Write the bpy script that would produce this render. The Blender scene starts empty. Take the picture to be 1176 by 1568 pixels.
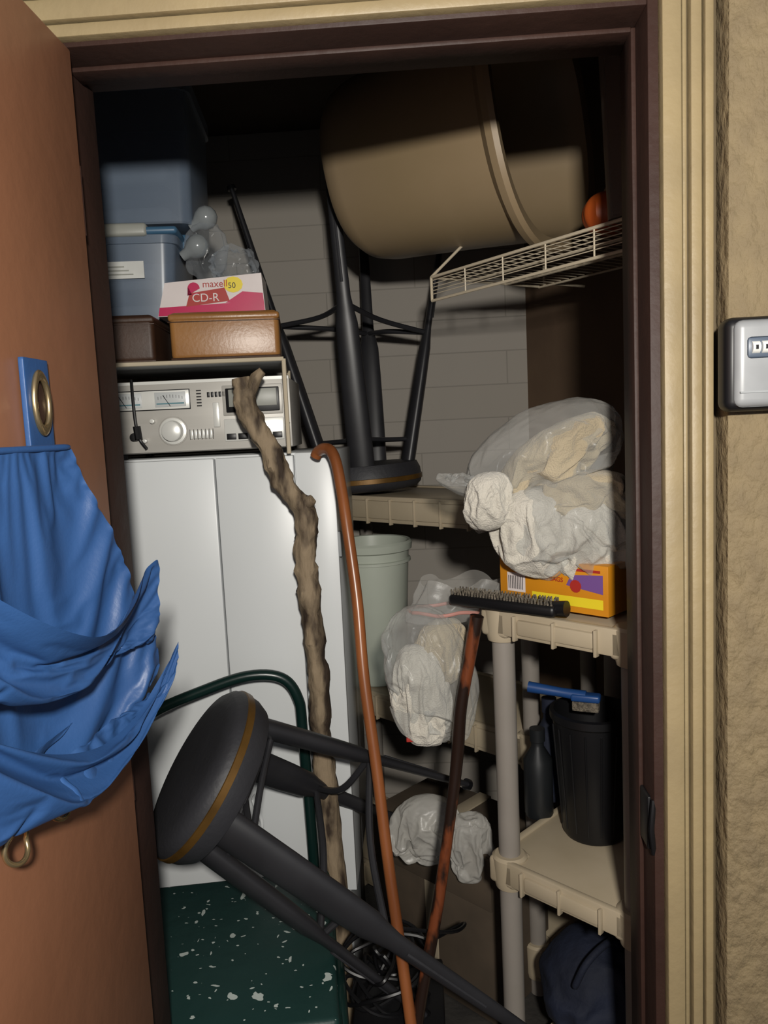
import bpy, bmesh, math, random
from mathutils import Vector, Matrix, noise, Euler
random.seed(4)
sc=bpy.context.scene
V=Vector
def lin(h):
    h=h.lstrip('#'); o=[]
    for i in (0,2,4):
        c=int(h[i:i+2],16)/255.
        o.append(c/12.92 if c<=.04045 else ((c+.055)/1.055)**2.4)
    return (*o,1.0)
# ---------------- materials ----------------
def mat(name,c1,c2=None,rough=.6,metal=0.,scale=8.,bump=0.,bscale=60.,stretch=(1,1,1),spec=.4,thr=None,coat=0.,detail=6,sheen=0.):
    m=bpy.data.materials.new(name); m.use_nodes=True; nt=m.node_tree; N=nt.nodes; L=nt.links
    b=N['Principled BSDF']; b.inputs['Roughness'].default_value=rough; b.inputs['Metallic'].default_value=metal
    b.inputs['Specular IOR Level'].default_value=spec; b.inputs['Coat Weight'].default_value=coat; b.inputs['Sheen Weight'].default_value=sheen
    tc=N.new('ShaderNodeTexCoord'); mp=N.new('ShaderNodeMapping'); mp.inputs['Scale'].default_value=stretch
    L.new(tc.outputs['Object'],mp.inputs['Vector'])
    a=lin(c1)
    if c2:
        nz=N.new('ShaderNodeTexNoise'); nz.inputs['Scale'].default_value=scale; nz.inputs['Detail'].default_value=detail
        L.new(mp.outputs[0],nz.inputs['Vector'])
        cr=N.new('ShaderNodeValToRGB'); t=thr or (.35,.65)
        cr.color_ramp.elements[0].position=t[0]; cr.color_ramp.elements[1].position=t[1]
        cr.color_ramp.elements[0].color=a; cr.color_ramp.elements[1].color=lin(c2)
        L.new(nz.outputs['Fac'],cr.inputs[0]); L.new(cr.outputs[0],b.inputs['Base Color'])
    else: b.inputs['Base Color'].default_value=a
    if bump:
        n2=N.new('ShaderNodeTexNoise'); n2.inputs['Scale'].default_value=bscale; n2.inputs['Detail'].default_value=8
        L.new(mp.outputs[0],n2.inputs['Vector'])
        bp=N.new('ShaderNodeBump'); bp.inputs['Strength'].default_value=bump; bp.inputs['Distance'].default_value=.01
        L.new(n2.outputs['Fac'],bp.inputs['Height']); L.new(bp.outputs[0],b.inputs['Normal'])
    return m
def clear(name,col,fac,rough=.2,bump=0.,bs=30,edge=.6):
    m=mat(name,col,rough=rough,bump=bump,bscale=bs,spec=.6); nt=m.node_tree;N=nt.nodes;L=nt.links
    b=N['Principled BSDF']; out=N['Material Output']; tr=N.new('ShaderNodeBsdfTransparent'); mx=N.new('ShaderNodeMixShader')
    tr.inputs[0].default_value=(.92,.94,.96,1)
    lw=N.new('ShaderNodeLayerWeight'); lw.inputs[0].default_value=.35
    ma=N.new('ShaderNodeMath'); ma.operation='MULTIPLY_ADD'; ma.inputs[1].default_value=edge; ma.inputs[2].default_value=fac; ma.use_clamp=True
    L.new(lw.outputs['Facing'],ma.inputs[0]); L.new(ma.outputs[0],mx.inputs[0]); L.new(tr.outputs[0],mx.inputs[1]); L.new(b.outputs[0],mx.inputs[2]); L.new(mx.outputs[0],out.inputs[0])
    return m
M_door=mat('door_paint','#8c5f45','#83583f',rough=.45,scale=3,bump=.08,bscale=25)
M_brown=mat('brown_jamb_paint','#35231d','#2d1d18',rough=.55,scale=6,bump=.15,bscale=40,spec=.25)
M_cream=mat('cream_trim_paint','#8c7c5c','#827356',rough=.5,scale=9,bump=.12,bscale=60)
M_creamd=mat('cream_trim_groove','#50442f',rough=.7)
M_siding=mat('textured_siding','#77684d','#6c5e46',rough=.75,scale=30,bump=1.0,bscale=60,stretch=(1,1,.7))
M_wallR=mat('brown_wall_paint','#65523f','#574536',rough=.8,scale=3,bump=.1)
M_floor=mat('concrete_floor','#3a3733','#2b2927',rough=.9,scale=7,bump=.3)
M_ceil=mat('ceiling_paint','#4a4038','#40372f',rough=.9,scale=4,bump=.1)
M_wallL=mat('closet_wall_paint','#7b736a','#6c655d',rough=.85,scale=3,bump=.1)
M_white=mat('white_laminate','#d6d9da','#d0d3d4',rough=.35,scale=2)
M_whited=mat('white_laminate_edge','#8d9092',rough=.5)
M_tan=mat('beige_shelf_plastic','#a89b85','#9e917a',rough=.45,scale=6)
M_post=mat('taupe_post_plastic','#87817a','#7e7871',rough=.4,scale=6)
M_tub=mat('beige_tub_plastic','#8d7a60','#857357',rough=.42,scale=2.5)
M_black=mat('black_stool_metal','#29292c','#222225',rough=.42,scale=9,spec=.5)
M_seat=mat('black_seat_vinyl','#2e2e32','#27272a',rough=.55,scale=6,bump=.1,bscale=90)
M_gold=mat('brass_band','#6e5025','#553d1a',rough=.4,metal=.5,scale=14)
M_blue=mat('blue_canvas','#2a4b7a','#264470',rough=.45,scale=5,bump=.05,bscale=200,spec=.4)
M_brass=mat('grommet_metal','#b5a07a',rough=.25,metal=.9)
M_green=mat('green_tube_paint','#0d2320',rough=.3,spec=.5)
M_wire=mat('white_wire_coating','#b9ad97',rough=.4)
M_bark=mat('driftwood_bark','#8a7962','#33271d',rough=.8,scale=24,bump=1.0,bscale=35,stretch=(1,1,.3),thr=(.46,.62))
M_cane=mat('varnished_cane_wood','#8e5530','#6f3f22',rough=.3,scale=12,stretch=(1,1,.2),spec=.5)
M_cane2=mat('dark_cane_wood','#231712','#6b3820',rough=.35,scale=22,stretch=(1,1,.35),thr=(.52,.6))
M_leath=mat('brown_leather','#94683a','#7a5128',rough=.35,scale=5,bump=.05,bscale=120,spec=.5)
M_leathd=mat('dark_brown_leather','#3f281a','#2f1d12',rough=.5,scale=7,bump=.05,bscale=120)
M_silver=mat('brushed_silver','#b9b6b0','#adaaa3',rough=.42,metal=.15,scale=5,stretch=(.2,1,6))
M_silverl=mat('silver_trim','#dcdcd7',rough=.3,metal=.2)
M_dark=mat('black_plastic','#101012',rough=.4)
M_meter=mat('meter_face','#b9bcbc',rough=.4)
M_cyan=mat('teal_print','#4f7c86',rough=.5)
M_towel=mat('terry_towel','#b3a68d','#a69981',rough=.95,scale=9,bump=.5,bscale=330,spec=.1,sheen=.3)
M_towelw=mat('white_terry_towel','#c6c1b6','#bab5a9',rough=.95,scale=9,bump=.5,bscale=300,spec=.1,sheen=.3)
M_bag=clear('thin_white_plastic_film','#c9c6bf',.14,rough=.28,bump=.25,bs=14,edge=.5)
M_bagw=clear('white_plastic_film','#c4c1ba',.5,rough=.35,bump=.25,bs=16)
M_bagc=clear('clear_plastic_film','#c8ccd0',.05,rough=.12,bump=.3,bs=20,edge=.4)
M_bin=clear('translucent_blue_bin','#748294',.42,rough=.3,edge=.4)
M_tote=clear('translucent_smoke_tote','#6b625a',.45,rough=.35)
M_lid=mat('blue_lid_plastic','#3d607c','#36566f',rough=.4)
M_lidg=mat('grey_lid_plastic','#8f9089',rough=.4)
M_paper=mat('label_paper','#c9cac6','#bfc0bc',rough=.7,scale=30)
M_bulb=mat('frosted_glass','#7d8284',rough=.15,spec=.6)
M_pink=mat('magenta_print','#b5184f','#a51446',rough=.35)
M_cardw=mat('white_card','#cfc6c4','#c6bbb9',rough=.35,scale=10)
M_yel=mat('yellow_card','#c4821a','#b97714',rough=.45,scale=6)
M_orange=mat('orange_skin','#a04a18','#8c3c12',rough=.5,scale=9)
M_purple=mat('purple_print','#6b4a86',rough=.5)
M_red=mat('red_print','#9c2a22',rough=.5)
M_yellow=mat('yellow_print','#d8c22a',rough=.4)
M_bucket=mat('pale_grey_green_plastic','#b3b9ad','#a6aca0',rough=.4,scale=4)
M_bristle=mat('grey_bristle','#4b453c','#7a7163',rough=.9,scale=120,bump=.8,bscale=200)
M_card=mat('brown_cardboard','#55493c','#493f34',rough=.8,scale=8)
M_navy=mat('navy_cloth','#141b2e','#0e1322',rough=.8,scale=9,bump=.3)
M_cloth=mat('grey_folded_cloth','#7c8086','#64686e',rough=.9,scale=12,bump=.3)
M_bluep=mat('blue_plastic','#1c3f73',rough=.4)
M_lock=mat('lockbox_grey','#8e9092','#86888a',rough=.4,scale=20,metal=.1)
M_lockp=mat('lockbox_panel','#4a5462',rough=.4)
M_pinks=mat('pink_strip','#a8776e',rough=.6)
M_bottle=mat('dark_grey_bottle','#1c1e20','#17191b',rough=.4)
def splat():
    m=mat('green_rubber_paint_splatter','#16302c',rough=.5,bump=.3,bscale=20); nt=m.node_tree;N=nt.nodes;L=nt.links;b=N['Principled BSDF']
    tc=N.new('ShaderNodeTexCoord'); fac=None
    for sc_,t,st in ((24,.26,(1,1,1)),(55,.32,(1,1.5,1)),(30,.24,(1.9,.6,1))):
        mp=N.new('ShaderNodeMapping'); mp.inputs['Scale'].default_value=st; mp.inputs['Location'].default_value=(sc_,t,0); L.new(tc.outputs['Object'],mp.inputs[0])
        nz=N.new('ShaderNodeTexNoise'); nz.inputs['Scale'].default_value=40; L.new(mp.outputs[0],nz.inputs['Vector'])
        mm=N.new('ShaderNodeMix'); mm.data_type='VECTOR'; mm.inputs[0].default_value=.03; L.new(mp.outputs[0],mm.inputs[4]); L.new(nz.outputs['Color'],mm.inputs[5])
        vo=N.new('ShaderNodeTexVoronoi'); vo.inputs['Scale'].default_value=sc_; L.new(mm.outputs[1],vo.inputs['Vector'])
        sp=N.new('ShaderNodeSeparateColor'); L.new(vo.outputs['Color'],sp.inputs[0])
        r=N.new('ShaderNodeMath');r.operation='MULTIPLY_ADD'; r.inputs[1].default_value=t*2.4; r.inputs[2].default_value=-t*1.4; L.new(sp.outputs[0],r.inputs[0])
        lt=N.new('ShaderNodeMath');lt.operation='LESS_THAN'; L.new(vo.outputs['Distance'],lt.inputs[0]); L.new(r.outputs[0],lt.inputs[1])
        if fac is None: fac=lt
        else:
            mx=N.new('ShaderNodeMath');mx.operation='MAXIMUM';L.new(fac.outputs[0],mx.inputs[0]);L.new(lt.outputs[0],mx.inputs[1]);fac=mx
    mc=N.new('ShaderNodeMix');mc.data_type='RGBA'; mc.inputs[6].default_value=lin('#17322f'); mc.inputs[7].default_value=lin('#a9b2ad')
    L.new(fac.outputs[0],mc.inputs[0]); L.new(mc.outputs[2],b.inputs['Base Color']); return m
M_splat=splat()
def brick():
    m=mat('painted_block_wall','#7d766c',rough=.8); nt=m.node_tree;N=nt.nodes;L=nt.links;b=N['Principled BSDF']
    tc=N.new('ShaderNodeTexCoord'); mp=N.new('ShaderNodeMapping'); mp.inputs['Rotation'].default_value=(math.radians(-90),0,0); L.new(tc.outputs['Object'],mp.inputs[0])
    br=N.new('ShaderNodeTexBrick'); br.inputs['Scale'].default_value=1; br.inputs['Brick Width'].default_value=.62; br.inputs['Row Height'].default_value=.115
    br.inputs['Mortar Size'].default_value=.0022; br.inputs['Color1'].default_value=lin('#98928a'); br.inputs['Color2'].default_value=lin('#969087'); br.inputs['Mortar'].default_value=lin('#858078')
    L.new(mp.outputs[0],br.inputs['Vector']); L.new(br.outputs['Color'],b.inputs['Base Color'])
    bp=N.new('ShaderNodeBump'); bp.inputs['Strength'].default_value=.25; bp.inputs['Distance'].default_value=.004; bp.invert=True
    L.new(br.outputs['Fac'],bp.inputs['Height']); L.new(bp.outputs[0],b.inputs['Normal']); return m
M_brick=brick()

# ---------------- cloth simulation helpers (real folded fabric) ----------------
def cloth_settings(o,quality,mass,tens,bend,grav,frames,shear=None,grow=0.,press=None,dist=.002):
    m=o.modifiers.new('cl','CLOTH'); s=m.settings; s.quality=quality; s.mass=mass; s.air_damping=3
    s.tension_stiffness=tens; s.compression_stiffness=tens; s.shear_stiffness=tens*.5 if shear is None else shear; s.bending_stiffness=bend
    s.tension_damping=8; s.compression_damping=8; s.shear_damping=8
    if press is not None: s.use_pressure=True; s.uniform_pressure_force=press
    if grow: s.shrink_min=-grow
    s.effector_weights.gravity=grav
    m.collision_settings.collision_quality=2; m.collision_settings.distance_min=dist; m.collision_settings.use_self_collision=False
    m.point_cache.frame_end=frames
    return m
def run_sim(o,tmp,frames):
    for f in range(1,frames+1): sc.frame_set(f)
    dg=bpy.context.evaluated_depsgraph_get(); me=bpy.data.meshes.new_from_object(o.evaluated_get(dg)); me.transform(o.matrix_world)
    bpy.data.objects.remove(o)
    for q in tmp: bpy.data.objects.remove(q)
    sc.frame_set(1)
    b=bmesh.new(); b.from_mesh(me); bpy.data.meshes.remove(me); return b
def collider(kind,loc,scale,rot=(0,0,0)):
    if kind=='ball': bpy.ops.mesh.primitive_uv_sphere_add(segments=24,ring_count=14,radius=1,location=loc,rotation=rot)
    else: bpy.ops.mesh.primitive_cube_add(size=2,location=loc,rotation=rot)
    c=bpy.context.object; c.scale=scale; bpy.ops.object.transform_apply(location=False,rotation=False,scale=True)
    c.modifiers.new('c','COLLISION'); c.collision.thickness_outer=.003; c.collision.cloth_friction=8; return c
def wad(c,core,shell,rot=(0,0,0),press=-25,bend=.3,seed=0,sub=5,frames=22,grav=.6,tens=10,lump=.10,extra=()):
    """cloth ball drawn in round a solid core: gives real wrinkles"""
    tmp=[collider('ball',c,core,rot)]+[collider('ball',*e) for e in extra]
    bpy.ops.mesh.primitive_ico_sphere_add(subdivisions=sub,radius=1,location=c,rotation=rot); o=bpy.context.object
    for v in o.data.vertices:
        p=v.co.copy(); n=1+lump*noise.noise(p*2.2+V((seed*5,0,0)))+lump*.5*noise.noise(p*5+V((seed*5,3,0)))
        v.co=V((p.x*shell[0]*n,p.y*shell[1]*n,p.z*shell[2]*n))
    cloth_settings(o,4,.15,tens,bend,grav,frames,press=press)
    return run_sim(o,tmp,frames)
def drape(fn,nu,nv,pin,grow=.2,frames=30,bend=.3,grav=1.,cols=(),tens=40,mass=.12):
    me=bpy.data.meshes.new('d'); vs=[fn(i/nu,j/nv) for i in range(nu+1) for j in range(nv+1)]
    fs=[(i*(nv+1)+j,(i+1)*(nv+1)+j,(i+1)*(nv+1)+j+1,i*(nv+1)+j+1) for i in range(nu) for j in range(nv)]
    me.from_pydata(vs,[],fs); o=bpy.data.objects.new('d',me); bpy.context.collection.objects.link(o)
    m=cloth_settings(o,7,mass,tens,bend,grav,frames,grow=grow)
    g=o.vertex_groups.new(name='pin'); g.add([i*(nv+1)+j for i in range(nu+1) for j in range(nv+1) if pin(i,j,nu,nv)],1.,'REPLACE')
    m.settings.vertex_group_mass='pin'
    return run_sim(o,[collider(*c) for c in cols],frames)

# ---------------- mesh builder ----------------
def cat(pts,k=6):
    P=[V(p) for p in pts]; P=[P[0]*2-P[1]]+P+[P[-1]*2-P[-2]]; o=[]
    for i in range(1,len(P)-2):
        a,b,c,d=P[i-1:i+3]
        for j in range(k):
            t=j/k; o.append(.5*((2*b)+(c-a)*t+(2*a-5*b+4*c-d)*t*t+(3*b-a-3*c+d)*t**3))
    o.append(P[-2]); return o
def lerpl(r,n):
    if not isinstance(r,(list,tuple)): return [r]*n
    o=[]
    for i in range(n):
        x=i/(n-1)*(len(r)-1); j=min(int(x),len(r)-2); o.append(r[j]+(r[j+1]-r[j])*(x-j))
    return o
class Ob:
    def __init__(s,name): s.n=name; s.bm=bmesh.new(); s.m=[]
    def add(s,t,m,M=None):
        if m not in s.m: s.m.append(m)
        i=s.m.index(m)
        if M is not None: t.transform(M)
        for f in t.faces: f.material_index=i
        me=bpy.data.meshes.new('t'); t.to_mesh(me); t.free(); s.bm.from_mesh(me); bpy.data.meshes.remove(me)
    def box(s,lo,hi,m,bev=.003,M=None,seg=2,taper=None):
        t=bmesh.new(); lo=V(lo);hi=V(hi); bmesh.ops.create_cube(t,size=1)
        for v in t.verts:
            c=(lo+hi)/2; v.co=V((c.x+v.co.x*(hi.x-lo.x),c.y+v.co.y*(hi.y-lo.y),c.z+v.co.z*(hi.z-lo.z)))
            if taper and v.co.z<c.z: v.co.x=c.x+(v.co.x-c.x)*taper; v.co.y=c.y+(v.co.y-c.y)*taper
        if bev: bmesh.ops.bevel(t,geom=t.edges[:],offset=bev,segments=seg,affect='EDGES',profile=.5)
        s.add(t,m,M)
    def tube(s,pts,r,m,seg=12,M=None,smooth=0,flat=1.,up=None,closed=False,nz=0,nf=20):
        if smooth: pts=cat(pts,smooth)
        P=[V(p) for p in pts]; n=len(P); R=lerpl(r,n); t=bmesh.new(); rings=[]
        a=None
        for i in range(n):
            T=(P[(i+1)%n]-P[i-1]) if closed else (P[min(i+1,n-1)]-P[max(i-1,0)])
            T.normalize()
            if a is None:
                a=V(up) if up else (V((0,0,1)) if abs(T.z)<.9 else V((1,0,0)))
            a=(a-T*a.dot(T)).normalized(); b=T.cross(a)
            ring=[]
            for q in [2*math.pi*k/seg for k in range(seg)]:
                d=a*math.cos(q)*R[i]+b*math.sin(q)*R[i]*flat
                if nz: d=d*(1+nz*noise.noise((P[i]+d)*nf)+nz*.6*(.4-abs(noise.noise((P[i]*.35+d)*nf*2.2))*1.6))
                ring.append(t.verts.new(P[i]+d))
            rings.append(ring)
        for i in range(n if closed else n-1):
            A=rings[i];B=rings[(i+1)%n]
            for k in range(seg): t.faces.new((A[k],A[(k+1)%seg],B[(k+1)%seg],B[k]))
        if not closed:
            t.faces.new(rings[0][::-1]); t.faces.new(rings[-1])
        bmesh.ops.recalc_face_normals(t,faces=t.faces[:]); s.add(t,m,M)
    def lathe(s,prof,m,seg=40,M=None,sx=1,sy=1,sup=2.):
        t=bmesh.new(); rings=[]
        def sp(a):
            c,d=math.cos(a),math.sin(a); k=(abs(c)**sup+abs(d)**sup)**(-1/sup); return c*k,d*k
        for r,z in prof:
            rings.append([t.verts.new((max(r,1e-4)*sp(2*math.pi*k/seg)[0]*sx,max(r,1e-4)*sp(2*math.pi*k/seg)[1]*sy,z)) for k in range(seg)])
        for A,B in zip(rings,rings[1:]):
            for k in range(seg): t.faces.new((A[k],A[(k+1)%seg],B[(k+1)%seg],B[k]))
        bmesh.ops.remove_doubles(t,verts=t.verts[:],dist=3e-4); bmesh.ops.recalc_face_normals(t,faces=t.faces[:]); s.add(t,m,M)
    def lump(s,c,r,m,seed=0,amp=.16,fr=1.3,rot=(0,0,0),sub=5,ridge=.12,tw=(1,1,1),hi=.35):
        t=bmesh.new(); bmesh.ops.create_icosphere(t,subdivisions=sub,radius=1); o=V((seed*7.3,seed*3.1,seed*5.7))
        for v in t.verts:
            p=v.co.copy(); q=V((p.x*tw[0],p.y*tw[1],p.z*tw[2]))
            w=q+.5*V((noise.noise(q*1.1+o),noise.noise(q*1.1+o+V((9,0,0))),noise.noise(q*1.1+o+V((0,9,0)))))
            d=amp*noise.noise(w*fr+o)
            x=noise.noise(w*fr*1.5+o*2); d+=ridge*(.6-math.sqrt(x*x+.002)*2.2)
            x=noise.noise(w*fr*3.0+o*3); d+=ridge*hi*(.5-math.sqrt(x*x+.003)*2.0)
            v.co=p*(1+d)
        s.add(t,m,Matrix.Translation(V(c))@Euler(rot).to_matrix().to_4x4()@Matrix.Diagonal((*r,1)))
    def wad(s,c,core,shell,m,**k): s.add(wad(c,core,shell,**k),m)
    def sheet(s,fn,nu,nv,m,M=None):
        t=bmesh.new(); g=[[t.verts.new(fn(i/nu,j/nv)) for j in range(nv+1)] for i in range(nu+1)]
        for i in range(nu):
            for j in range(nv): t.faces.new((g[i][j],g[i+1][j],g[i+1][j+1],g[i][j+1]))
        bmesh.ops.recalc_face_normals(t,faces=t.faces[:])
        s.add(t,m,M)
    def done(s,loc=(0,0,0),rz=0,ang=.6,M=None,sub=0):
        for f in s.bm.faces: f.smooth=True
        for e in s.bm.edges:
            if len(e.link_faces)==2 and e.calc_face_angle(0)>ang: e.smooth=False
        me=bpy.data.meshes.new(s.n); s.bm.to_mesh(me); s.bm.free()
        for m in s.m: me.materials.append(m)
        ob=bpy.data.objects.new(s.n,me); bpy.context.collection.objects.link(ob)
        ob.matrix_world=M if M is not None else Matrix.Translation(V(loc))@Matrix.Rotation(rz,4,'Z')
        if sub: q=ob.modifiers.new('subdivision','SUBSURF'); q.levels=sub; q.render_levels=sub
        return ob
def text(par,name,body,size,m,loc,rot,ext=.0003):
    cu=bpy.data.curves.new(name,'FONT'); cu.body=body; cu.size=size; cu.extrude=ext; cu.materials.append(m); cu.align_x='LEFT'
    o=bpy.data.objects.new(name,cu); bpy.context.collection.objects.link(o); o.parent=par; o.location=loc; o.rotation_euler=rot
    return o
R42=math.radians(-42)
NOSHARP=4.

# ---------------- simulated cloth objects first (scene is empty: fast) ----------------
o=Ob('bag_of_towels')
# long rolled towel along the top, flatter folded wads below
o.wad((.245,1.455,1.425),(.105,.05,.034),(.150,.080,.062),M_towel,rot=(0,-.50,-.4),seed=1,bend=.15)
o.wad((.122,1.445,1.362),(.036,.036,.022),(.062,.058,.046),M_towelw,rot=(0,-.2,-.4),seed=2,bend=.2)
o.wad((.20,1.45,1.31),(.056,.048,.042),(.092,.078,.074),M_towelw,rot=(0,.25,-.5),seed=4,bend=.12)
o.wad((.30,1.45,1.285),(.060,.055,.045),(.100,.088,.078),M_towelw,rot=(0,.1,-.5),seed=6,bend=.15)
o.wad((.29,1.445,1.362),(.080,.045,.018),(.125,.075,.046),M_towel,rot=(0,-.05,-.4),seed=8,bend=.2)
o.wad((.225,1.50,1.425),(.150,.085,.07),(.195,.12,.115),M_bag,rot=(0,-.42,-.45),seed=11,bend=.05,tens=14)
o.wad((.275,1.45,1.30),(.112,.088,.082),(.145,.115,.112),M_bag,rot=(0,.0,-.5),seed=12,bend=.05,tens=14)
o.wad((.085,1.50,1.368),(.035,.02,.005),(.065,.045,.026),M_bag,rot=(0,-.15,0),seed=14,bend=.03,sub=4)
o.done(ang=NOSHARP,sub=1)
o=Ob('bag_of_towels')
o.wad((.02,1.545,1.05),(.045,.034,.028),(.080,.06,.057),M_towel,rot=(0,-.6,0),seed=21,bend=.25)
o.wad((-.022,1.525,.975),(.042,.036,.062),(.075,.062,.10),M_towelw,rot=(0,-.25,0),seed=22,bend=.2)
o.wad((.0,1.53,1.0),(.074,.058,.120),(.105,.085,.155),M_bag,rot=(0,-.3,0),seed=23,bend=.05,tens=14)
def neck(u,v):
    a=u*2*math.pi; r=.062+.02*v+.008*math.sin(a*7)*v+.006*noise.noise(V((math.cos(a)*3,math.sin(a)*3,v*4)))
    return V((.02+.06*v+r*math.cos(a)*1.1,1.56+.03*v+r*.7*math.sin(a),1.08+.075*v+.010*math.sin(a*5+1)*v))
o.sheet(neck,72,10,M_bag)
o.tube([neck(k/48,.25)+V((0,-.001,0)) for k in range(48)],.0045,M_pinks,6,closed=True,flat=.5)
def tail(u,v):
    a=u*2*math.pi; r=.05*(1-v)**.7+.004
    r*=1+.10*math.sin(a*6)
    return V((-.03-.02*v+r*math.cos(a),1.53-.02*v+r*.8*math.sin(a),.91-.06*v))
o.sheet(tail,60,10,M_bag)
o.box((-.055,1.495,.845),(-.038,1.503,.853),M_red,.001)
o.done(ang=NOSHARP,sub=1)
o=Ob('crumpled_plastic_bag')
o.wad((-.02,1.80,.53),(.065,.045,.045),(.12,.085,.085),M_bagw,seed=31,bend=.05); o.wad((.08,1.78,.51),(.04,.03,.04),(.075,.06,.08),M_bagw,seed=33,bend=.05)
o.lump((-.01,1.80,.50),(.05,.035,.03),M_towelw,seed=34,sub=4)
o.done(ang=NOSHARP,sub=1)
o=Ob('duffel_bag'); o.wad((.33,1.62,.23),(.10,.11,.10),(.14,.15,.14),M_navy,seed=41,bend=.5,sub=4); o.tube([(.27,1.5,.3),(.3,1.5,.36),(.36,1.55,.37),(.4,1.62,.3)],.008,M_navy,8,smooth=5); o.done(ang=NOSHARP,sub=1)
o=Ob('folded_tarp'); o.wad((.42,1.76,.695),(.06,.06,.06),(.09,.09,.095),M_navy,seed=43,bend=.3,sub=4); o.done(ang=NOSHARP,sub=1)

# blue organiser on the door: full back panel + two slumping pockets
door_col=(('box',(-.470,.62,1.2),(.034,.5,.6)),)
rows=[(1.474,.875,-.405,.60),(1.44,.885,-.397,.57),(1.40,.90,-.388,.54),(1.36,.915,-.378,.52),(1.33,.925,-.372,.50),(1.30,.93,-.368,.50),(1.27,.93,-.366,.50),(1.24,.945,-.358,.50),(1.215,.955,-.350,.50),(1.19,.955,-.348,.50),(1.175,.945,-.352,.50),(1.16,.93,-.362,.50),(1.148,.89,-.38,.50),(1.138,.81,-.405,.50),(1.115,.72,-.42,.50)]
def back(u,v):
    x=v*(len(rows)-1); j=min(int(x),len(rows)-2); f=x-j
    z,yf,xf,yn=[rows[j][k]+(rows[j+1][k]-rows[j][k])*f for k in range(4)]
    return V((-.432+(xf+.432)*u**1.3+.006*noise.noise(V((u*5,v*7,1))),yn+(yf-yn)*u,z))
def pocket(r0,r1,b0,b1,xt,xb,bul,sag):
    def f(u,v):
        ty=r0[0]+(r1[0]-r0[0])*u; tz=r0[1]+(r1[1]-r0[1])*u-sag*math.sin(u*math.pi); by=b0[0]+(b1[0]-b0[0])*u; bz=b0[1]+(b1[1]-b0[1])*u
        xa=-.408+(xt+.408)*u**1.4+.030*math.sin(u*math.pi); xx=-.415+(xb+.415)*u**1.4
        w=v+.18*math.sin(v*math.pi)
        return V((xa+(xx-xa)*v+bul*math.sin(v*math.pi)*math.sin(u*math.pi*.75+.3)+.004*noise.noise(V((u*6,v*6,bul*90))),ty+(by-ty)*v-.012*math.sin(v*math.pi)*u,tz+(bz-tz)*min(w,1.05)))
    return f
o=Ob('hanging_canvas_organizer')
o.add(drape(back,70,100,lambda i,j,a,b:(j==0) or (i==0 and j%6==0) or (i==a and j%5==0) or (j==b and i%7==0),grow=.07,frames=22,cols=door_col,bend=1.),M_blue)
pA=pocket((.50,1.458),(.957,1.326),(.48,1.29),(.93,1.225),-.342,-.352,.020,.022)
pB=pocket((.48,1.350),(.975,1.213),(.46,1.14),(.925,1.160),-.329,-.358,.032,.030)
pin=lambda i,j,a,b:(i==0 and j%3==0) or (i==a and (j%4==0 or j<3)) or (j==b and i%5==0)
o.add(drape(pA,80,40,pin,grow=.10,frames=24,cols=door_col,bend=.8),M_blue)
o.add(drape(pB,80,50,pin,grow=.11,frames=24,cols=door_col,bend=.8),M_blue)
def flap(u,v): return V((-.424+.02*u*(1-v),.48+(.85-.48-.22*v)*u,1.165-.08*v*(1-.5*u)))
o.add(drape(flap,40,20,lambda i,j,a,b:j==0 or i==0,grow=.05,frames=14,cols=door_col,bend=.8),M_blue)
o.box((-.437,.835,1.455),(-.430,.892,1.575),M_blue,.0015)
o.tube([(-.430,.57,1.474),(-.424,.72,1.474),(-.404,.876,1.474)],.004,M_blue,8,smooth=6)
GM=Matrix.Translation((-.428,.864,1.525))@Matrix.Rotation(math.pi/2,4,'Y')@Matrix.Diagonal((1.9,1,1,1))
o.tube([(.0165*math.cos(k*math.pi/16),.0165*math.sin(k*math.pi/16),0) for k in range(32)],.0036,M_brass,10,M=GM,closed=True)
o.tube([(0,0,-.003),(0,0,-.001)],.015,M_brown,24,M=GM)
o.box((-.437,.60,1.46),(-.430,.66,1.6),M_blue,.0015)
for c in ((-.405,.685,1.095),(-.40,.765,1.098),(-.40,.815,1.108)):
    o.tube([(c[0]+.004*math.sin(k*.4),c[1]+.016*math.cos(k*math.pi/12),c[2]+.017*math.sin(k*math.pi/12)) for k in range(24)],.003,M_brass,8,closed=True)
o.done(ang=NOSHARP,sub=1)

# ---------------- room shell ----------------
def simple(name,lo,hi,m,bev=0): o=Ob(name); o.box(lo,hi,m,bev); return o.done()
simple('floor',(-2.2,-1.6,-.1),(2.2,2.9,0),M_floor)
simple('ceiling',(-1.1,1.05,2.5),(1.1,2.9,2.6),M_ceil)
simple('wall_back',(-1.1,2.75,0),(1.1,2.87,2.5),M_brick)
simple('wall_left',(-1.1,1.17,0),(-1.0,2.75,2.5),M_wallL)
def prism(name,pts,z0,z1,m):
    o=Ob(name); t=bmesh.new(); a=[t.verts.new((x,y,z0)) for x,y in pts]; b=[t.verts.new((x,y,z1)) for x,y in pts]
    t.faces.new(a);t.faces.new(b)
    for i in range(len(pts)): j=(i+1)%len(pts); t.faces.new((a[i],a[j],b[j],b[i]))
    bmesh.ops.recalc_face_normals(t,faces=t.faces[:]); o.add(t,m); return o.done(ang=.3)
prism('wall_right',[(.38,2.75),(.93,1.75),(.93,1.17),(1.1,1.17),(1.1,2.75)],0,2.5,M_wallR)
o=Ob('wall_front')
o.box((-1.6,1.06,0),(-.5,1.17,2.6),M_siding,0); o.box((.36,1.06,0),(1.6,1.17,2.6),M_siding,0); o.box((-.5,1.06,2.03),(.36,1.17,2.6),M_siding,0)
o.done()
o=Ob('trim_1')
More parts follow.
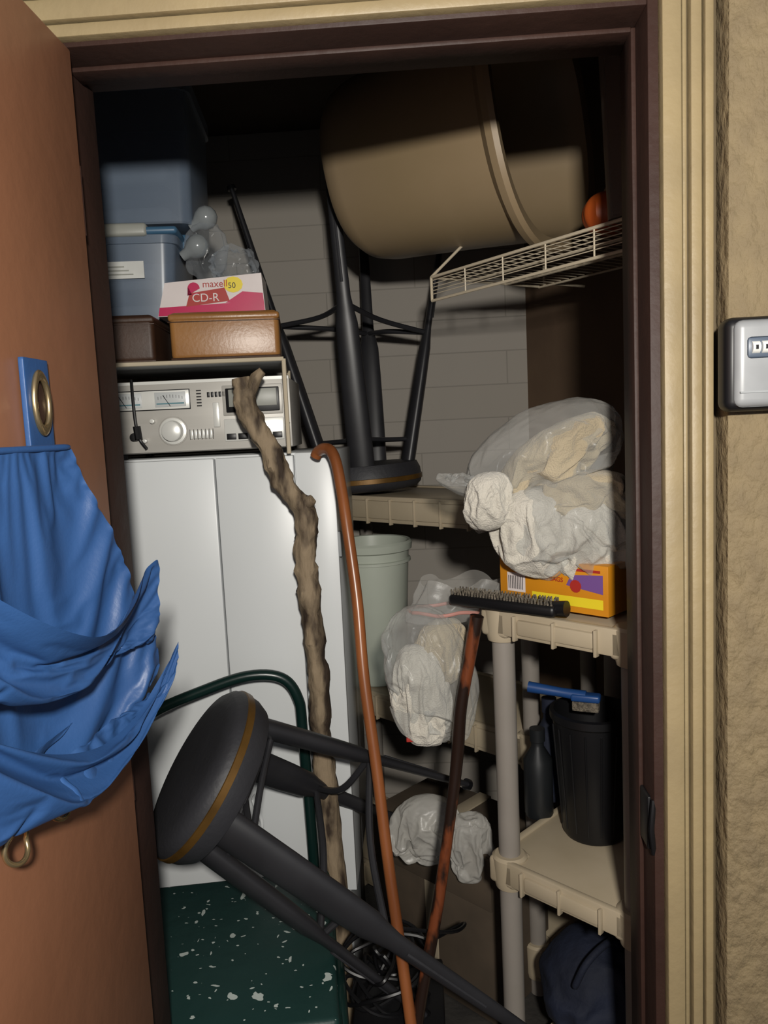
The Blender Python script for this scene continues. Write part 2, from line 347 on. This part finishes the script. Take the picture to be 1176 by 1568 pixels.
o.box((.305,1.045,0),(.36,1.18,2.03),M_brown,.002); o.box((-.51,1.06,0),(-.462,1.18,2.03),M_brown,.002)
o.box((-.462,1.045,1.99),(.305,1.18,2.03),M_brown,.002)
o.box((.299,1.10,0),(.307,1.14,1.99),M_brown,.002); o.box((-.462,1.10,1.984),(.3,1.14,1.992),M_brown,.002)
o.done()
o=Ob('trim_2')
for a,b,y in ((.318,.342,1.028),(.344,.350,1.034),(.352,.366,1.026),(.368,.379,1.022)): o.box((a,y,0),(b,1.06,2.09),M_cream,.0025)
o.box((.318,1.04,0),(.392,1.062,2.09),M_creamd,0)
o.done()
o=Ob('trim_3')
for a,b,y in ((1.996,2.012,1.030),(2.014,2.040,1.024),(2.042,2.09,1.018)): o.box((-.52,y,a),(.3175,1.06,b),M_cream,.0025)
o.done()
o=Ob('trim_4')
for k in range(3):
    o.box((.3875+k*.2,1.0,0),(.3875+k*.2+.195,1.062,2.5),M_siding,.004)
o.done()
o=Ob('door_1')
o.box((-.478,.22,.015),(-.438,1.052,1.99),M_door,.003)
for z in (.25,1.0,1.8): o.tube([(-.445,1.055,z-.045),(-.445,1.055,z+.045)],.006,M_brown,10)
o.lathe([(0,0),(.03,0),(.03,.006),(.012,.01),(.012,.04),(.026,.05),(.028,.07),(.0,.08)],M_brass,24,M=Matrix.Translation((-.438,.29,.95))@Matrix.Rotation(math.pi/2,4,'Y'))
o.done()
o=Ob('strike_plate'); o.box((.300,1.06,.86),(.3065,1.1,.94),M_dark,.003); o.tube([(.306,1.05,.86),(.300,1.042,.90),(.306,1.05,.94)],.004,M_dark,8); o.done()
o=Ob('key_lockbox')
o.box((.372,.965,1.478),(.462,1.0005,1.592),M_dark,.012,seg=4)
o.box((.3805,.956,1.483),(.457,.972,1.587),M_lock,.010,seg=4)
o.box((.393,.9535,1.541),(.447,.958,1.566),M_lockp,.004)
for k in range(4):
    o.tube([(.3975+.0115*k,.9565,1.5535),(.4065+.0115*k,.9565,1.5535)],.0078,M_silverl,14)
    o.box((.4005+.0115*k,.9483,1.5510),(.4035+.0115*k,.9492,1.5560),M_dark,0)
o.box((.385,.9545,1.50),(.452,.957,1.502),M_whited,0)
o.done()

# ---------------- white cabinet ----------------
o=Ob('storage_cabinet')
o.box((-.86,1.80,.34),(-.205,2.2,1.43),M_white,.003)
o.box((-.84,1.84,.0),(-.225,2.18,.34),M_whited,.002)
o.box((-.86,1.779,.345),(-.4865,1.80,1.425),M_white,.003)
o.box((-.4825,1.779,.345),(-.2985,1.80,1.425),M_white,.003)
o.box((-.2955,1.785,.345),(-.2045,1.80,1.429),M_white,.002)
o.tube([(-.44,1.78,.60),(-.44,1.75,.60),(-.425,1.742,.57),(-.42,1.742,.54),(-.435,1.75,.50),(-.435,1.78,.50)],.005,M_white,8,smooth=4)
o.box((-.207,1.79,1.18),(-.198,1.81,1.24),M_whited,.002)
o.done()
# ---------------- stereo ----------------
st=Ob('stereo_receiver')
st.box((0,.008,0),(.44,.30,.165),M_silver,.003)
st.box((-.003,0,.002),(.443,.01,.168),M_silver,.002)
st.box((.0,-.002,.160),(.44,0,.167),M_silverl,0)
st.box((.018,-.003,.100),(.21,.0,.147),M_dark,.001)
st.box((.020,-.004,.102),(.208,.0,.145),M_silverl,.001)
for x in (.026,.128):
    st.box((x,-.0055,.107),(x+.072,-.003,.141),M_meter,.001)
    st.box((x+.004,-.0062,.113),(x+.068,-.005,.116),M_cyan,0)
    for k in range(9): st.box((x+.008+k*.007,-.0062,.124+.004*math.sin(k*.39)),(x+.0088+k*.007,-.005,.131+.004*math.sin(k*.39)),M_dark,0)
    st.tube([(x+.036,-.0065,.108),(x+.02,-.0065,.134)],.0007,M_dark,4)
for k in range(6): st.box((.225,-.003,.105+k*.007),(.236,-.0,.108+k*.007),M_dark,0)
for k in range(7): st.box((.25+k*.009,-.004,.125),(.256+k*.009,-.0,.137),M_dark,.0005)
st.box((.262,-.006,.055),(.276,0,.112),M_silverl,.001)
KM=lambda x,z:Matrix.Translation((x,0,z))@Matrix.Rotation(math.pi/2,4,'X')
st.lathe([(.034,0),(.034,.002)],M_dark,32,M=KM(.165,.050))
st.lathe([(.031,0),(.031,.004),(.025,.005),(.023,.022),(.020,.024),(0,.024)],M_silverl,32,M=KM(.165,.050))
for x,z,r in ((.02,.035,.011),(.02,.075,.006),(.075,.04,.011),(.10,.03,.005),(.12,.075,.006)):
    st.lathe([(r,0),(r*.85,.014),(0,.015)],M_dark if x in(.075,.02) else M_silverl,20,M=KM(x,z))
st.box((.018,-.002,.058),(.04,0,.064),M_yellow,0)
for k in range(6): st.box((.205+k*.009,-.005,.03),(.211+k*.009,0,.05),M_silverl,.0005)
for k in range(7): st.box((.2035+k*.009,-.003,.028),(.2045+k*.009,0,.052),M_dark,0)
st.box((.285,-.004,.02),(.425,0,.072),M_silverl,.002)
for k in range(5): st.box((.29+k*.027,-.007,.024),(.312+k*.027,-.003,.038),M_dark,.001)
st.box((.285,-.004,.080),(.425,0,.150),M_silver,.002); st.box((.293,-.006,.087),(.418,-.003,.143),M_dark,.002); st.box((.30,-.007,.100),(.412,-.005,.140),M_lidg,.001)
st.tube([(.078,-.006,.172),(.082,-.020,.13),(.086,-.026,.07),(.09,-.018,.035),(.105,-.02,.012)],.0038,M_dark,8,smooth=5)
st.tube([(.087,-.024,.065),(.089,-.022,.035)],.009,M_dark,10)
for x,y in ((.03,.04),(.41,.04),(.03,.27),(.41,.27)): st.tube([(x,y,-.012),(x,y,0)],.012,M_dark,12)
sob=st.done(loc=(-.745,1.785,1.443),rz=math.radians(4))
text(sob,'badge','JVC',.014,M_dark,(.012,-.0035,.150),(math.pi/2,0,0))
MR=Matrix.Translation((-.30,1.74,0))@Matrix.Rotation(math.radians(8),4,'Z')
o=Ob('metal_shelf_rack')
o.box((-.56,0,1.638),(0,.36,1.646),M_whited,.001,M=MR)
o.tube([(-.56,-.002,1.642),(0,-.002,1.642)],.005,M_wire,8,M=MR)
for x,y in ((0,0),(0,.36),(-.55,.36)): o.tube([(x,y,1.43),(x,y,1.642)],.005,M_wire,8,M=MR)
o.tube([(0,0,1.5),(0,.36,1.5)],.004,M_wire,8,M=MR)
o.done()
def case(name,lo,hi,m,md,loc,rz):
    o=Ob(name); o.box(lo,hi,m,.012,seg=4)
    o.box((lo[0]-.002,lo[1]-.002,hi[2]-.02),(hi[0]+.002,hi[1]+.002,hi[2]-.004),m,.006,seg=3)
    o.box((lo[0]-.0025,lo[1]-.0025,hi[2]-.023),(hi[0]+.0025,hi[1]+.0025,hi[2]-.021),md,.0005)
    o.box((lo[0]-.001,lo[1]-.001,lo[2]),(hi[0]+.001,hi[1]+.001,lo[2]+.006),md,.003)
    return o.done(loc,rz)
case('leather_case',(-.12,0,0),(.12,.24,.105),M_leath,M_leathd,(-.425,1.725,1.647),math.radians(9))
case('leather_case',(-.12,0,0),(.12,.24,.105),M_leathd,M_leathd,(-.70,1.70,1.647),math.radians(6))
o=Ob('blank_cd_box')
t=bmesh.new()
pr=[(-.125,0),(.12,0),(.115,.09),(-.105,.075)]
a=[t.verts.new((x,0,z)) for x,z in pr]; b=[t.verts.new((x,.12,z)) for x,z in pr]
t.faces.new(a);t.faces.new(b)
for i in range(4): j=(i+1)%4; t.faces.new((a[i],a[j],b[j],b[i]))
bmesh.ops.recalc_face_normals(t,faces=t.faces[:]); o.add(t,M_cardw)
def poly(o,pts,y,m):
    t=bmesh.new(); t.faces.new([t.verts.new((x,y,z)) for x,z in pts]); o.add(t,m)
poly(o,[(-.124,.001),(.119,.001),(.118,.022),(.06,.026),(-.12,.02)],-.0008,M_pink)
poly(o,[(.03,.026),(.118,.022),(.116,.045),(.07,.05)],-.0009,M_pink)
poly(o,[(-.06,.02),(.04,.03),(.03,.06),(-.05,.05)],-.001,M_red)
poly(o,[(-.055,.045)]+[(-.04+.014*math.cos(k*.4),.06+.014*math.sin(k*.4)) for k in range(15)],-.0013,M_pink)
poly(o,[(.05+.022*math.cos(k*.52),.066+.018*math.sin(k*.52)) for k in range(12)],-.0015,M_yellow)
cb=o.done((-.465,1.79,1.754),math.radians(6))
R90=(math.pi/2,0,0)
text(cb,'logo','maxell',.022,M_red,(-.02,-.0015,.062),R90)
text(cb,'title','CD-R',.026,M_cardw,(-.045,-.003,.030),R90)
text(cb,'count','50',.018,M_dark,(.038,-.0025,.058),R90)
def bin_(name,w,d,h,m,loc,rz,lidm=None,lab=False,base=.88):
    o=Ob(name)
    def rr(z,s,ins): 
        pts=[]; r=.03
        for cx,cy,a0 in ((w/2-r,d/2-r,0),(-w/2+r,d/2-r,90),(-w/2+r,-d/2+r,180),(w/2-r,-d/2+r,270)):
            for k in range(5):
                a=math.radians(a0+k*22.5); pts.append(((cx+r*math.cos(a))*s*(1-ins),(cy+r*math.sin(a))*s*(1-ins),z))
        return pts
    t=bmesh.new(); rings=[[t.verts.new(p) for p in rr(z,s,i)] for z,s,i in ((0,base,0),(h*.9,.985,0),(h*.9,1.03,0),(h,1.03,0),(h,1.0,.01),(h*.9,.98,.015),(.006,base,.02))]
    for A,B in zip(rings,rings[1:]):
        n=len(A)
        for k in range(n): t.faces.new((A[k],A[(k+1)%n],B[(k+1)%n],B[k]))
    t.faces.new(rings[0]);t.faces.new(rings[-1]); bmesh.ops.recalc_face_normals(t,faces=t.faces[:]); o.add(t,m)
    if lidm:
        o.box((-w*.53,-d*.53,h),(w*.53,d*.53,h+.018),lidm,.008,seg=3); o.box((-w*.42,-d*.545,h-.004),(w*.30,d*.47,h+.026),M_lidg,.008,seg=3)
        for sx in (-1,1): o.box((sx*w*.53-.018,-.06,h-.03),(sx*w*.53+.014,.06,h+.022),lidm,.008,seg=3)
    if lab:
        o.box((-.02,-d/2*.97-.003,h*.50),(.075,-d/2*.97,h*.70),M_paper,0)
        for k in range(3): o.box((-.012,-d/2*.97-.0036,h*(.54+.045*k)),(.05-.01*k,-d/2*.97-.003,h*(.555+.045*k)),M_lidg,0)
    return o.done(loc,rz)
bin_('storage_bin',.30,.30,.195,M_bin,(-.725,1.97,1.756),math.radians(7),M_lid,True)
bin_('storage_bin',.32,.34,.33,M_bin,(-.69,2.01,1.982),math.radians(7),None,base=.93)
o=Ob('folded_cloth_stack')
for k,(w_,z) in enumerate(((.11,1.775),(.105,1.805),(.10,1.835),(.105,1.86))): o.box((-.725-w_,1.87,z),(-.725+w_,2.07,z+.024),(M_cloth,M_navy,M_cloth,M_cloth)[k],.011,seg=3)
o.done()
o=Ob('folded_blanket_stack')
for k,z in enumerate((1.995,2.045,2.095)): o.box((-.80,1.91,z),(-.585,2.11,z+.045),(M_cloth,M_navy,M_cloth)[k],.02,seg=3)
o.done()
o=Ob('light_bulb_pack')
for c,r in (((-.495,1.90,2.0),.028),((-.515,1.88,1.93),.028)):
    o.lathe([(0,r),(r*.5,r*.87),(r*.87,r*.5),(r,0),(r*.87,-r*.5),(r*.5,-r*1.0),(r*.42,-r*1.6),(0,-r*1.65)],M_bulb,24,M=Matrix.Translation(c)@Matrix.Rotation(math.radians(60),4,'Y'))
o.lump((-.50,1.90,1.92),(.05,.035,.078),M_bagc,seed=3,sub=4)
o.done()
o=Ob('clear_plastic_bag'); o.lump((-.43,1.89,1.88),(.055,.035,.045),M_bagc,seed=8,amp=.3,sub=4,ridge=.25); o.done()

# ---------------- resin shelving ----------------
def shelving(name,x0,x1,d,levels,loc,ap=.05):
    o=Ob(name)
    for z in levels:
        o.box((x0+.01,.01,z-.018),(x1-.01,d-.01,z-.006),M_tan,.002)
        for a,b in (((x0+.02,.0),(x1-.02,.014)),((x0+.02,d-.014),(x1-.02,d))):
            o.box((a[0],a[1],z-ap),(b[0],b[1],z),M_tan,.004)
        for xx in (x0,x1-.014): o.box((xx,.02,z-ap),(xx+.014,d-.02,z),M_tan,.004)
        o.box((x0+.09,-.006,z-ap*.85),(x1-.09,.006,z-.012),M_tan,.005)
        nr=max(3,int((x1-x0)/.085))
        for k in range(1,nr): o.box((x0+(x1-x0)*k/nr-.0025,-.009,z-ap-.004),(x0+(x1-x0)*k/nr+.0025,.004,z-.006),M_tan,.001)
        for cx in (x0+.032,x1-.032):
            for cy in (.032,d-.032):
                o.lathe([(0,.002),(.030,.002),(.036,-.003),(.034,-ap),(.030,-ap-.016),(.0,-ap-.016)],M_tan,28,M=Matrix.Translation((cx,cy,z)))
                o.box((cx-.032,cy-.032,z-ap-.006),(cx+.032,cy+.032,z-.001),M_tan,.009,seg=3)
    zs=sorted(levels)
    for a,b in zip([0]+zs[:-1],zs):
        for cx in (x0+.032,x1-.032):
            for cy in (.032,d-.032):
                o.tube([(cx,cy,a+.001),(cx,cy,b-.05)],[.0215,.0225],M_post,24)
    return o.done(loc,R42)
shelving('resin_shelving_unit',0,.34,.50,(1.12,.605,.10),(.10,1.49,0))
shelving('resin_shelving_unit',-.92,0,.34,(1.285,.70,.14),(.25,1.83,0),ap=.075)

# ---------------- wire shelf ----------------
aw=math.atan2(-.8,.6)
o=Ob('wire_shelf')
Lw,Dw=.62,.36
o.tube([(0,0,.03),(Lw,0,.03)],.0035,M_wire,8); o.tube([(0,0,-.025),(Lw,0,-.025)],.0035,M_wire,8); o.tube([(0,0,-.025),(0,0,.03)],.0035,M_wire,8)
for k in range(1,24): o.tube([(k*.026,0,.03),(k*.026,Dw,.032)],.0013,M_wire,5)
for k in range(1,5): o.tube([(k*.124,0,-.025),(k*.124,0,.03)],.002,M_wire,5)
for y in (.12,.24,Dw): o.tube([(0,y,.028),(Lw,y,.028)],.0028,M_wire,6)
for z in (.022,.014,.006,-.002,-.010): o.tube([(0.0,0,z),(Lw,0,z)],.0012,M_wire,5)
o.tube([(0,0,.03),(0,Dw,.03)],.0035,M_wire,8)
o.tube([(0,0,.03),(.02,.16,.17)],.0035,M_wire,8)
o.tube([(.02,.16,.17),(.02,Dw,.17),(.02,Dw,.03)],.0035,M_wire,8)
for x in (.05,.5): o.tube([(x,Dw,.03),(x,Dw+.12,.03)],.004,M_wire,8)
o.done((.04,1.9,1.80),aw)
# ---------------- beige tub lying on side ----------------
o=Ob('plastic_laundry_tub')
pf=[(0,0),(.13,0),(.172,.010),(.188,.03),(.196,.06),(.215,.25),(.235,.42),(.262,.44),(.266,.455),(.262,.465),(.238,.460),(.226,.43),(.205,.25),(.18,.03),(0,.02)]
pf=[(a*1.10,b*1.13) for a,b in pf]
ax=V((.84,-.54,.05)).normalized()
q=ax.to_track_quat('Z','Y').to_matrix().to_4x4()
MT=Matrix.Translation((-.125,2.14,2.14))@q@Matrix.Rotation(.2,4,'Z')
o.lathe(pf,M_tub,72,M=MT,sx=.97,sy=1.03,sup=2.5)
o.done()
o=Ob('decorative_pumpkin')
t=bmesh.new(); bmesh.ops.create_uvsphere(t,u_segments=48,v_segments=24,radius=1)
for v in t.verts:
    a=math.atan2(v.co.y,v.co.x); k=1-.09*abs(math.cos(a*5))*(1-v.co.z**2); v.co=V((v.co.x*k*.05,v.co.y*k*.05,v.co.z*.042))
o.add(t,M_orange); o.tube([(0,0,.038),(.004,0,.05),(.01,0,.058)],[.008,.005,.005],M_bark,8); o.done((.385,1.60,1.878))
bin_('translucent_storage_tote',.14,.26,.34,M_tote,(.475,1.50,1.835),aw)

# ---------------- bar stools ----------------
def stool(name,S,n,attach_r,feet):
    o=Ob(name); n=V(n).normalized(); S=V(S)
    q=n.to_track_quat('Z','Y').to_matrix().to_4x4(); M=Matrix.Translation(S)@q
    o.lathe([(0,0),(.06,-.001),(.12,-.004),(.148,-.009),(.160,-.020),(.163,-.030)],M_seat,56,M=M)
    o.lathe([(.163,-.030),(.1655,-.031),(.1655,-.044),(.163,-.045)],M_gold,56,M=M)
    o.lathe([(.163,-.045),(.161,-.062),(.152,-.082),(.12,-.086),(.0,-.086)],M_seat,56,M=M)
    tops=[];F=[V(f) for f in feet]; C=sum(F,V())/4
    for f in F:
        d=(f-C); d=(d-n*d.dot(n)).normalized()
        a=S-n*.072+d*attach_r; tops.append(a)
        tan=n.cross(d)
        P=[a+(f-a)*x for x in (0,.08,.2,.35,.46,.50,.54,.7,.85,1)]
        o.tube(P,[.037,.037,.036,.034,.031,.0245,.0195,.0175,.016,.013],M_black,24,flat=.55,up=tan)
        o.tube([f,f+(f-a).normalized()*.012],[.0135,.0125],M_dark,14)
        s0=a+(f-a)*.58; s1=a+(f-a)*.84
        o.tube([s0+d*.009,s1+d*.007],[.005,.004],M_seat,8)
    def at(i,t): return tops[i]+(F[i]-tops[i])*t
    for i in range(4):
        j=(i+1)%4
        for t_,r in ((.10,.0065),(.52,.0075)):
            a,b=at(i,t_),at(j,t_); c=S+(C-S)*(t_+.04)
            mid=(a+b)/2+(c-(a+b)/2)*(.22 if t_>.3 else .05)
            o.tube([a,mid,b],r,M_black,10,smooth=6)
    for i in (0,1): o.tube([at(i,.10),at(i+2,.10)],.007,M_black,10)
    return o.done()
stool('bar_stool',(-.465,1.372,.865),(-.76,-.28,.58),.115,[(.165,1.385,.295),(-.045,1.47,.27),(-.12,1.85,.50),(.07,1.72,.645)])
stool('bar_stool',(-.165,2.34,1.288),(.04,.0,-1),.125,[(-.215,2.10,2.25),(.10,2.42,2.12),(-.165,2.62,2.17),(-.53,2.36,2.20)])

# ---------------- step stool ----------------
o=Ob('folding_step_stool')
M=Matrix.Translation((-.42,1.45,0))@Matrix.Rotation(math.radians(9),4,'Z')
o.box((-.22,-.24,.415),(.20,.24,.445),M_splat,.012,M=M,seg=3)
o.box((-.225,-.245,.400),(.205,.245,.42),M_green,.005,M=M)
o.box((-.19,-.44,.20),(.18,-.24,.225),M_splat,.01,M=M,seg=3)
o.tube([(-.25,.27,.02),(-.25,.25,.40),(-.25,.24,.72),(-.24,.235,.80),(-.18,.235,.86),(-.06,.235,.905),(.04,.235,.93),(.115,.235,.92),(.150,.235,.87),(.157,.24,.78),(.165,.25,.40),(.165,.27,.02)],.0125,M_green,14,M=M,smooth=6)
for x in (-.225,.205):
    o.tube([(x,-.48,.02),(x,-.42,.19),(x,-.2,.40),(x,-.05,.41)],.0115,M_green,12,M=M,smooth=5)
    o.tube([(x,-.40,.20),(x,.20,.20)],.007,M_green,8,M=M)
o.tube([(-.225,-.48,.02),(.205,-.48,.02)],.0115,M_green,12,M=M)
o.done()
# ---------------- driftwood + canes ----------------
o=Ob('driftwood_walking_stick')
pts=[(-.386,1.68,1.60),(-.377,1.68,1.53),(-.332,1.685,1.438),(-.305,1.685,1.364),(-.263,1.685,1.30),(-.268,1.69,1.203),(-.262,1.69,1.038),(-.257,1.70,.885),(-.258,1.715,.726),(-.25,1.725,.517),(-.24,1.735,.02)]
pp=cat(pts,10); R=[]
for i,p in enumerate(pp):
    R.append((.0235+.005*noise.noise(p*20)+.003*noise.noise(p*55))*(1 if i>3 else .8))
pp=[p+V((noise.noise(p*14),.5*noise.noise(p*14+V((5,5,5))),0))*.004 for p in pp]
o.tube(pp,R,M_bark,24,nz=.24,nf=45)
o.tube([(-.372,1.68,1.56),(-.35,1.67,1.60),(-.335,1.67,1.612)],[.014,.012,.009],M_bark,10,nz=.2,nf=60)
o.tube([(-.275,1.685,1.315),(-.245,1.675,1.325),(-.238,1.673,1.322)],[.02,.013,.004],M_bark,12,nz=.2,nf=60)
o.done()
o=Ob('walking_cane')
o.tube([(-.240,1.735,1.420),(-.232,1.73,1.432),(-.216,1.715,1.438),(-.200,1.70,1.432),(-.188,1.685,1.405),(-.178,1.665,1.35),(-.168,1.64,1.28),(-.15,1.60,1.12),(-.14,1.56,.96),(-.12,1.52,.78),(-.10,1.47,.58),(-.068,1.40,.31),(-.04,1.33,.01)],[.0125,.013,.0125,.012,.0115],M_cane,14,smooth=6)
o.tube([(-.043,1.337,.03),(-.04,1.33,.0)],.015,M_dark,12)
o.done()
o=Ob('walking_cane')
o.tube([(.092,1.44,1.115),(.075,1.445,1.03),(.055,1.45,.93),(.045,1.455,.83),(.03,1.45,.73),(-.005,1.44,.53),(-.055,1.41,.30),(-.10,1.37,.01)],[.0135,.012,.0125,.011,.012,.010],M_cane2,14,smooth=6)
o.done()
o=Ob('waste_bucket')
o.lathe([(0,0),(.085,0),(.09,.01),(.112,.40),(.112,.405),(.122,.41),(.124,.43),(.118,.437),(.110,.435),(.106,.40),(.084,.02),(0,.015)],M_bucket,48)
o.lathe([(.111,.37),(.118,.372),(.118,.380),(.111,.382)],M_bucket,48)
o.done((-.165,2.34,.70))
o=Ob('plastic_waste_basket')
o.lathe([(0,0),(.062,0),(.066,.008),(.082,.25),(.088,.255),(.088,.27),(.08,.272),(.064,.015),(0,.01)],M_dark,40)
for k in range(16): a=k*math.pi/8; o.tube([(.066*math.cos(a),.066*math.sin(a),.02),(.0825*math.cos(a),.0825*math.sin(a),.24)],.002,M_dark,6)
o.done((.335,1.58,.602))
o=Ob('scrub_brush')
o.box((-.03,-.014,0),(.03,.014,.016),M_bluep,.005,seg=3); o.tube([(.0,0,.01),(-.05,0,.014),(-.12,0,.02)],[.012,.010,.012],M_bluep,12,smooth=4); o.box((-.027,-.012,-.02),(.027,.012,0),M_bristle,.002)
o.done((.32,1.57,.893),math.radians(-20))
o=Ob('cleaning_bottles')
for x,y,h,m in ((.23,1.66,.2,M_bottle),(.27,1.74,.24,M_navy),(.46,1.60,.26,M_bottle),(.34,1.76,.22,M_bottle)):
    o.lathe([(0,0),(.03,0),(.032,.006),(.032,h*.65),(.014,h*.8),(.014,h*.85),(.017,h*.86),(.017,h),(0,h)],m,24,M=Matrix.Translation((x,y,.60)))
o.done()
# ---------------- yellow box ----------------
o=Ob('trash_bag_box')
o.box((0,0,0),(.235,.12,.092),M_yel,.0015)
poly(o,[(.018,.062),(.06,.062),(.06,.025),(.018,.025)],-.0006,M_cardw)
for k in range(9): poly(o,[(.021+k*.004,.03),(.0225+k*.004,.03),(.0225+k*.004,.056),(.021+k*.004,.056)],-.0010,M_dark)
poly(o,[(.075,.03),(.225,.03),(.225,.012),(.075,.012)],-.0006,M_yellow)
poly(o,[(.15,.05),(.225,.04),(.225,.075),(.16,.07)],-.0006,M_purple)
poly(o,[(.17+.012*math.cos(k*.5),.05+.012*math.sin(k*.5)) for k in range(12)],-.0012,M_red)
poly(o,[(.08,.078),(.22,.078),(.22,.083),(.08,.083)],-.0008,M_red)
yb=o.done((.145,1.515,1.124),R42)
text(yb,'print','TRASH BAGS',.012,M_red,(.075,-.0015,.055),R90)
o=Ob('push_broom_head')
o.box((-.115,-.022,0),(.115,.022,.022),M_dark,.008,seg=3)
for k in range(34): 
    x=-.108+k*.0065
    for y in (-.014,0,.014): o.tube([(x,y,.02),(x+random.uniform(-.002,.002),y*1.15,.032)],[.0022,.0016],M_bristle,5)
o.tube([(.08,0,.012),(.13,0,.016)],[.013,.015],M_dark,14)
o.done((.145,1.455,1.122),math.radians(-36))
o=Ob('cardboard_box'); o.box((-.42,0,0),(-.02,.24,.44),M_card,.004); o.box((-.42,-.004,.30),(-.02,0,.435),M_card,.001); o.box((-.24,-.002,.02),(-.20,.242,.444),M_tan,.001); o.done((.14,1.74,.002),R42)
o=Ob('extension_cord_tangle')
pts=[]
for k in range(70):
    a=k*.83; pts.append((-.12+.10*math.cos(a)*(.6+.4*math.sin(k*.31)),1.52+.11*math.sin(a)*(.6+.4*math.cos(k*.47)),.32+.05*math.sin(k*.57)+.03*random.random()))
o.tube(pts,.0042,M_dark,6,smooth=5)
o.tube([(-.20,1.50,.46),(-.10,1.46,.47),(.02,1.5,.43),(.05,1.6,.38),(-.02,1.66,.30)],.004,M_dark,6,smooth=6)
o.done()
simple('cord_storage_crate',(-.19,1.42,0),(-.0,1.64,.27),M_dark,.006)

# ---------------- lights, world, camera ----------------
ld=bpy.data.lights.new('phone_flash','POINT'); ld.energy=150; ld.shadow_soft_size=.04; ld.color=(1,.955,.88)  # unseen phone flash, placed a little above and behind the camera
lo=bpy.data.objects.new('phone_flash',ld); lo.location=(.10,-.35,1.72); bpy.context.collection.objects.link(lo)
w=bpy.data.worlds.new('w'); sc.world=w; w.use_nodes=True; bg=w.node_tree.nodes['Background']; bg.inputs[0].default_value=(.85,.88,1,1); bg.inputs[1].default_value=.22
yaw,pitch,roll=math.radians(3),math.radians(6.3),math.radians(2.7)
fw=V((-math.sin(yaw)*math.cos(pitch),math.cos(yaw)*math.cos(pitch),-math.sin(pitch)))
r0=fw.cross(V((0,0,1))).normalized(); u0=r0.cross(fw)
r=r0*math.cos(roll)-u0*math.sin(roll); u=u0*math.cos(roll)+r0*math.sin(roll)
Mc=Matrix(((r.x,u.x,-fw.x,0),(r.y,u.y,-fw.y,0),(r.z,u.z,-fw.z,1.48),(0,0,0,1)))
ca=bpy.data.cameras.new('camera'); ca.sensor_fit='VERTICAL'; ca.sensor_height=24; ca.lens=1180/1568*24; ca.clip_start=.02
co=bpy.data.objects.new('camera',ca); bpy.context.collection.objects.link(co); co.matrix_world=Mc; sc.camera=co
sc.view_settings.view_transform='Standard'
